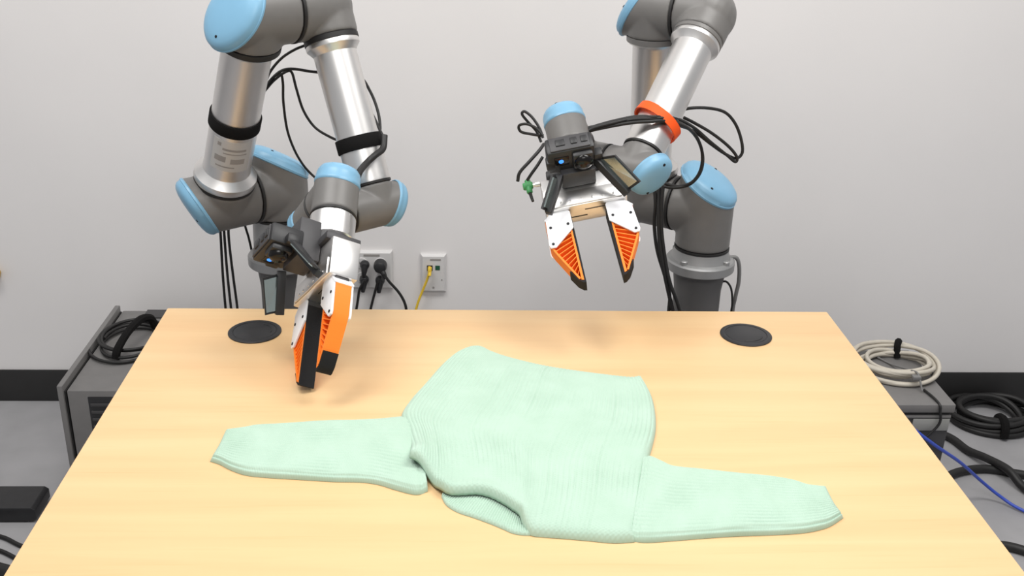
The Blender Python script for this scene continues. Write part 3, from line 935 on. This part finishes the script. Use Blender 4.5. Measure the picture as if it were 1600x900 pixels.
# ------------------------------------------------------------------ cables
cab = [
    ('L_loop', 0.0028, 'cable', 'black cable arching from the left robot upper tube behind its forearm', 'cables of the left robot'),
    ('L_upper', 0.0026, 'cable', 'short black cable curving up toward the left robot elbow', 'cables of the left robot'),
    ('L_back', 0.0026, 'cable', 'black cable sagging between the two tubes of the left robot', 'cables of the left robot'),
    ('L_drop', 0.0026, 'cable', 'black cable dropping between the tubes toward the blue shoulder cap', 'cables of the left robot'),
    ('L_side', 0.0026, 'cable', 'black cable hugging the right edge of the left forearm tube', 'cables of the left robot'),
    ('L_hose', 0.0062, 'cable', 'thick black cable sleeve from forearm strap to the left wrist', 'cables of the left robot'),
    ('L_hang0', 0.0028, 'cable', 'leftmost of three black cables hanging below the left robot', 'cables hanging at the left robot'),
    ('L_hang1', 0.0028, 'cable', 'middle of three black cables hanging below the left robot', 'cables hanging at the left robot'),
    ('L_hang2', 0.0028, 'cable', 'rightmost of three black cables hanging below the left robot', 'cables hanging at the left robot'),
    ('L_hang3', 0.0026, 'cable', 'short black cable hanging beside the left robot base', 'cables hanging at the left robot'),
    ('R_a', 0.0034, 'cable', 'black cable through the orange strap, looping down to the right robot base', 'cables of the right robot'),
    ('R_b', 0.0034, 'cable', 'second black cable through the orange strap, inner loop beside the blue cap', 'cables of the right robot'),
    ('R_c', 0.0032, 'cable', 'black cable through the orange strap with a narrow loop to the right', 'cables of the right robot'),
    ('R_d', 0.0032, 'cable', 'black cable through the orange strap with the widest loop to the right', 'cables of the right robot'),
    ('R_l1', 0.0026, 'cable', 'upper small black cable loop left of the raised wrist', 'small loops at the raised wrist'),
    ('R_l2', 0.0026, 'cable', 'lower small black cable loop left of the raised wrist', 'small loops at the raised wrist'),
    ('R_conn1', 0.0030, 'cable', 'black cable bowing out from the raised camera to the green plug', 'cables of the raised gripper'),
    ('R_conn2', 0.0028, 'cable', 'short black cable running inside the bowed one to the green plug', 'cables of the raised gripper'),
    ('R_down1', 0.0040, 'cable', 'leftmost black cable running down beside the right robot base', 'cables beside the right robot base'),
    ('R_down3', 0.0045, 'cable', 'middle black cable running down beside the right robot base', 'cables beside the right robot base'),
    ('R_down2', 0.0040, 'cable', 'rightmost black cable running down in front of the right pedestal', 'cables beside the right robot base'),
    ('ped_grey', 0.0045, 'cable_grey', 'grey cable curving down the right side of the right pedestal', 'cables right of the pedestal'),
    ('ped_black', 0.0024, 'cable', 'thin black cable from the side of the right pedestal', 'cables right of the pedestal'),
    ('plugcord1', 0.0040, 'cable', 'black power cord slanting right from the upper black plug', 'power cords at the wall'),
    ('plugcord2', 0.0038, 'cable', 'black power cord falling straight from the lower plug', 'power cords at the wall'),
    ('plugcord0', 0.0038, 'cable', 'black power cord half hidden behind the left gripper', 'power cords at the wall'),
    ('yellow', 0.0036, 'cable_yellow', 'yellow network cable hanging from the right wall plate', None),
]
FALL = {'L_hang0': -0.10, 'L_hang1': -0.12, 'L_hang2': -0.14, 'R_down1': -0.10, 'R_down2': -0.13, 'R_down3': -0.16, 'ped_grey': 0.10, 'ped_black': 0.08,
        'plugcord0': -0.05, 'plugcord1': 0.05, 'plugcord2': -0.07, 'yellow': 0.06}
for key, r, m, lab, grp in cab:
    pts = list(CABLES[key])
    if key in FALL:             # the end that runs on behind the table reaches the floor
        x, y, z = pts[-1]
        dx = FALL[key]
        pts += [(x + dx * 0.1, y, z * 0.55), (x + dx * 0.25, y, 0.10), (x + dx * 0.6, y - 0.02, r + 0.012), (x + dx, y - 0.05, r + 0.001), (x + dx * 2.2, y - 0.06, r + 0.001)]
    nm = 'cable'
    o = MB().tube(pts, r, 10, 7).build(nm, m, None, origin=pts[0], smooth_deg=60)
    tag(o, lab, 'cable', grp)

# ------------------------------------------------------------------ wall plates and plugs


def rounded_plate(parent, name, w, h, t, m):
    mb = MB()
    a, b = w / 2, h / 2
    e = 0.006
    vs = [(-a, 0, -b), (a, 0, -b), (a, 0, b), (-a, 0, b), (-a, -t * 0.45, -b), (a, -t * 0.45, -b), (a, -t * 0.45, b), (-a, -t * 0.45, b),
          (-a + e, -t, -b + e), (a - e, -t, -b + e), (a - e, -t, b - e), (-a + e, -t, b - e)]
    fs = [(0, 3, 2, 1)]
    for o in (0, 4):
        fs += [(o + i, o + (i + 1) % 4, o + 4 + (i + 1) % 4, o + 4 + i) for i in range(4)]
    fs.append((8, 9, 10, 11))
    mb.add(vs, fs)
    return mb.build(name, m, parent, smooth_deg=10)


wp = tag(empty('wall_outlet', (-0.328, WALL_Y - 0.0005, 0.428)), 'white double power outlet plate on the wall with black plugs in it', 'outlet')
rounded_plate(wp, 'plate', 0.116, 0.116, 0.013, 'plate')
for x in (-0.028, 0.024):
    for z in (0.022, -0.022):
        s = MB().lathe((x, -0.0125, z), (0, -1, 0), [(0, 0.017), (0.002, 0.017), (0.0028, 0.016)], 28).build('socket', 'plate', wp)
        for dx in (-0.0055, 0.0055):
            MB().box((x + dx, -0.0153, z + 0.002), (0.0015, 0.001, 0.007)).build('slot', 'seam', s)
MB().box((0.0, -0.0134, 0.046), (0.045, 0.0008, 0.006)).build('marking', 'print', wp)

np_ = tag(empty('network_outlet', (-0.155, WALL_Y - 0.0005, 0.419)), 'white network wall plate with a yellow cable and a green port', 'outlet')
rounded_plate(np_, 'plate', 0.072, 0.116, 0.013, 'plate')
MB().box((-0.010, -0.0135, 0.018), (0.016, 0.002, 0.016)).build('port', 'black', np_)
MB().box((0.012, -0.0135, 0.019), (0.013, 0.002, 0.013)).build('port', mat('green_port', (28, 84, 58), 0.4), np_)
MB().box((0.006, -0.0134, 0.043), (0.03, 0.0008, 0.005)).build('marking', 'print', np_)
MB().lathe((0, -0.0128, -0.042), (0, -1, 0), [(0, 0.003), (0.0012, 0.003), (0.0015, 0.002)], 12).build('screw', 'print', np_)
MB().lathe((0.024, -0.0128, -0.018), (0, -1, 0), [(0, 0.0022), (0.0012, 0.0022)], 10).build('screw', 'print', np_)

for x, z, big, lab in ((-0.303, 0.449, True, 'large round black plug in the upper socket of the double outlet'),
                       (-0.305, 0.402, False, 'slim black plug in the lower right socket of the double outlet'),
                       (-0.347, 0.449, False, 'black plug in the upper left socket beside the gripper'),
                       (-0.35, 0.404, False, 'black plug low on the double outlet, partly behind the gripper')):
    pg = tag(empty('power_plug', (x, WALL_Y - 0.0165, z)), lab, 'plug', 'plugs in the outlet')
    if big:
        MB().lathe((0, 0, 0), (0, -1, 0), [(0, 0.017), (0.004, 0.0185), (0.020, 0.0185), (0.030, 0.016), (0.034, 0.010)], 28).build('plug_body', 'black', pg)
        MB().tube([(0.004, -0.024, -0.008), (0.012, -0.032, -0.020), (0.016, -0.036, -0.030)], lambda t: 0.009 - 0.004 * t, 12).build('strain_relief', 'black', pg)
    else:
        MB().lathe((0, 0, 0), (0, -1, 0), [(0, 0.012), (0.004, 0.0135), (0.014, 0.0125), (0.020, 0.008)], 24).build('plug_body', 'black', pg)
        MB().tube([(0, -0.010, 0.002), (-0.001, -0.016, -0.014), (-0.004, -0.014, -0.034)], lambda t: 0.0115 - 0.006 * t, 12).build('strain_relief', 'black', pg)
jk = tag(empty('network_plug', (-0.165, WALL_Y - 0.0155, 0.437)), 'yellow plug seated in the network wall plate', 'plug')
MB().box((0, -0.008, 0), (0.011, 0.016, 0.010), bev=0.0015).build('plug_body', 'cable_yellow', jk)
MB().lathe((0, -0.012, -0.002), (0, -0.6, -0.8), [(0, 0.0055), (0.016, 0.004)], 12).build('boot', 'cable_yellow', jk)
yk = tag(empty('wall_hook', (-1.372, WALL_Y - 0.001, 0.409)), 'round tan knob on the wall at the left picture edge', 'hook')
MB().lathe((0, 0, 0), (0, -1, 0), [(0, 0.012), (0.006, 0.012), (0.006, 0.008), (0.012, 0.010), (0.016, 0.017), (0.024, 0.018), (0.029, 0.012)], 24).build('knob', mat('tan_knob', (196, 160, 84), 0.5), yk)

# ------------------------------------------------------------------ control boxes
cbx = tag(empty('control_box', (-0.80, 0.633, 0)), 'dark grey control box at the left behind the table, side vents visible', 'control box', 'robot control boxes')
MB().box((0.007, 0, 0.178), (0.43, 0.455, 0.316), bev=0.004).build('case', 'box', cbx)
MB().box((-0.2135, 0, 0.178), (0.006, 0.45, 0.31)).build('case_gap', 'seam', cbx)
MB().box((-0.2215, 0, 0.18), (0.014, 0.462, 0.34), bev=0.003).build('front_door', 'box', cbx)
MB().box((-0.03, -0.2285, 0.22), (0.26, 0.004, 0.20), bev=0.001).build('vent_panel', 'black', cbx)
for i in range(9):
    MB().box((-0.03, -0.2315, 0.14 + i * 0.02), (0.25, 0.004, 0.008), bev=0.001).build('vent_slat', 'box_dark', cbx)
MB().box((0.06, 0.20, 0.338), (0.40, 0.05, 0.004), bev=0.001).build('rear_strip', 'box_dark', cbx)
for sx in (-0.17, 0.18):
    for sy in (-0.18, 0.18):
        MB().lathe((sx, sy, 0), (0, 0, 1), [(0, 0.016), (0.021, 0.018)], 16).build('foot', 'black', cbx)

cbr = tag(empty('control_box', (0.885, 0.464, 0)), 'smaller dark grey control box at the right behind the table, beige cable coil on top', 'control box', 'robot control boxes')
MB().box((0, 0.003, 0.17), (0.43, 0.286, 0.302), bev=0.003).build('case', 'box_dark', cbr)
MB().box((0, 0.003, 0.3245), (0.425, 0.28, 0.008)).build('case_gap', 'seam', cbr)
MB().box((0, 0, 0.339), (0.44, 0.29, 0.022), bev=0.003).build('lid', 'box', cbr)
MB().box((0, -0.1415, 0.316), (0.428, 0.004, 0.007), bev=0.001).build('edge_strip', 'box', cbr)
MB().box((0.168, -0.1422, 0.294), (0.090, 0.003, 0.032), bev=0.001).build('label_strip', 'tape', cbr)
for sx in (-0.17, 0.18):
    for sy in (-0.11, 0.11):
        MB().lathe((sx, sy, 0), (0, 0, 1), [(0, 0.016), (0.019, 0.018)], 16).build('foot', 'black', cbr)


def coil(name, lab, c, rx, ry, turns, r, m, seed, zjit=0.0, spread=0.02, grp=None, tail=None, z_of=None):
    rng = random.Random(seed)
    pts = []
    n = 26
    ph = rng.uniform(0, 6.28)
    for i in range(int(turns * n) + 1):
        a = 2 * math.pi * i / n + ph
        t = i / n
        k = 1 + spread * math.sin(t * 2.1 + seed) / rx * 0.5
        k += 0.012 / rx * math.sin(a * 1.0 + t * 1.7) * 0.5
        lay = r * 1.02 + (0.5 + 0.5 * math.sin(t * 2.37 * 1.9 + 0.8 * math.sin(a))) * zjit
        pts.append(Vector((rx * k * math.cos(a), ry * k * math.sin(a), lay)))
    if tail:
        pts += [Vector(p) for p in tail]
    e = tag(empty(name, c), lab, 'cable coil', grp)
    MB().tube(pts, r, 8, 3).build('cable_turns', m, e, smooth_deg=60)
    return e


c1_ = coil('cable_coil', 'coiled dark grey cable with a black tie on the left control box', (-0.925, 0.655, 0.3375), 0.082, 0.098, 4.3, 0.0042, 'cable', 3, 0.016, 0.03)
MB().tube([(-0.012, -0.100, 0.006), (-0.006, -0.088, 0.030), (0.006, -0.03, 0.050), (0.02, 0.03, 0.054), (0.035, 0.062, 0.042), (0.04, 0.075, 0.012)], 0.0105, 8).build('tie', 'strap', c1_)
c2_ = coil('cable_coil', 'coil of beige cable on the right control box', (1.022, 0.498, 0.3505), 0.090, 0.078, 6.2, 0.0055, 'cable_beige', 8, 0.026, 0.034)
MB().tube([(0.03, 0.06, 0.004), (0.028, 0.066, 0.032), (0.034, 0.078, 0.040), (0.042, 0.092, 0.030), (0.044, 0.098, 0.004)], 0.009, 8).build('tie', 'strap', c2_)
MB().tube([(-0.03, 0.07, 0.006), (0.0, 0.02, 0.004), (0.012, -0.06, 0.03), (0.018, -0.092, 0.036), (0.022, -0.12, 0.006)], 0.0024, 8).build('zip_tie', 'cable_grey', c2_)
MB().box((0.012, -0.098, 0.03), (0.02, 0.016, 0.01), bev=0.002).build('tie_head', 'cable_grey', c2_)
tag(MB().tube([(1.052, 0.385, 0.3545), (1.06, 0.345, 0.3545), (1.064, 0.319, 0.350), (1.066, 0.314, 0.335), (1.068, 0.312, 0.30), (1.03, 0.31, 0.25)], 0.0032, 8).build('cable', 'cable', None, origin=(1.052, 0.385, 0.3545)),
    'thin dark cable hanging over the front edge of the right control box', 'cable')
c3_ = coil('cable_coil', 'coil of thick black cable with a tie on the floor at the right', (1.505, 0.835, 0.0), 0.105, 0.085, 7.4, 0.0085, 'cable', 12, 0.040, 0.04,
           tail=[(0.10, -0.09, 0.01), (0.2, -0.08, 0.0088), (0.5, -0.05, 0.0088), (1.4, -0.02, 0.0088)])
MB().tube([(-0.012, -0.055, 0.008), (-0.012, -0.058, 0.045), (-0.012, -0.085, 0.056), (-0.012, -0.106, 0.040), (-0.012, -0.110, 0.010)], 0.012, 8).build('tie', 'strap', c3_)

floor_cables = [
    ([(0.80, 0.72, 0.012), (1.05, 0.80, 0.012), (1.20, 0.80, 0.012), (1.32, 0.735, 0.012), (1.352, 0.655, 0.012), (1.375, 0.59, 0.026), (1.40, 0.52, 0.034), (1.422, 0.463, 0.014), (1.47, 0.37, 0.012), (1.56, 0.2, 0.012), (1.9, -0.4, 0.012), (2.0, -1.2, 0.012)], 0.0115, 'cable', 'thick black cable running diagonally over the floor at the right edge'),
    ([(1.10, 0.45, 0.012), (1.20, 0.50, 0.012), (1.28, 0.545, 0.012), (1.36, 0.56, 0.012), (1.44, 0.535, 0.012), (1.54, 0.50, 0.012), (1.70, 0.47, 0.012), (2.4, 0.5, 0.012)], 0.0115, 'cable', 'thick black cable crossing under the diagonal one on the floor'),
    ([(1.02, 0.20, 0.02), (1.15, 0.215, 0.012), (1.24, 0.225, 0.012), (1.31, 0.19, 0.012), (1.42, 0.1, 0.012)], 0.0115, 'cable', 'thick black cable at the lower right corner beside the table'),
    ([(0.50, -0.12, 0.70), (0.60, -0.02, 0.65), (0.72, 0.12, 0.54), (0.82, 0.22, 0.45), (0.90, 0.27, 0.385), (0.99, 0.285, 0.308), (1.062, 0.30, 0.251), (1.169, 0.36, 0.163), (1.27, 0.42, 0.068), (1.33, 0.415, 0.022), (1.372, 0.375, 0.0075), (1.46, 0.30, 0.0048), (1.6, 0.24, 0.0048)], 0.0042, 'cable_blue', 'thin blue network cable sloping down past the right control box to the floor'),
    ([(-1.40, 0.36, 0.0055), (-1.28, 0.318, 0.0055), (-1.17, 0.29, 0.0055), (-1.10, 0.25, 0.0055), (-0.98, 0.20, 0.0055)], 0.005, 'cable', 'upper thin black cable on the floor at the lower left'),
    ([(-1.40, 0.285, 0.0055), (-1.26, 0.258, 0.0055), (-1.16, 0.24, 0.0055), (-1.09, 0.20, 0.0055), (-0.98, 0.13, 0.0055)], 0.005, 'cable', 'lower thin black cable on the floor at the lower left'),
    ([(-1.35, 0.30, 0.016), (-1.20, 0.21, 0.016), (-1.14, 0.165, 0.016), (-1.04, 0.13, 0.016), (-0.95, 0.12, 0.016)], 0.015, 'cable', 'thick black cable at the lower left picture corner'),
]
for pts, r, m, lab in floor_cables:
    tag(MB().tube(pts, r, 12, 8).build('cable', m, None, origin=pts[0], smooth_deg=60), lab, 'cable', 'cables on the floor')

# black equipment case at the lower left edge
eq = tag(empty('equipment_case', (-1.27, 0.385, 0)), 'black low case on the floor at the left picture edge', 'case')
idf = lambda x, y, z: Vector((x, y, z))
MB().prism([(-0.30, 0.004), (0.155, 0.004), (0.165, 0.012), (0.165, 0.036), (0.155, 0.043), (-0.30, 0.043)], idf, -0.035, 0.06).build('case_body', 'black', eq, bevel=0.002)
MB().prism([(-0.30, 0.043), (0.02, 0.043), (0.005, 0.047), (-0.06, 0.066), (-0.30, 0.075)], idf, -0.015, 0.055).build('case_lid', 'black', eq, bevel=0.002)
MB().prism([(-0.28, 0.0), (0.14, 0.0), (0.14, 0.004), (-0.28, 0.004)], idf, -0.03, 0.055).build('case_foot', 'pad', eq)
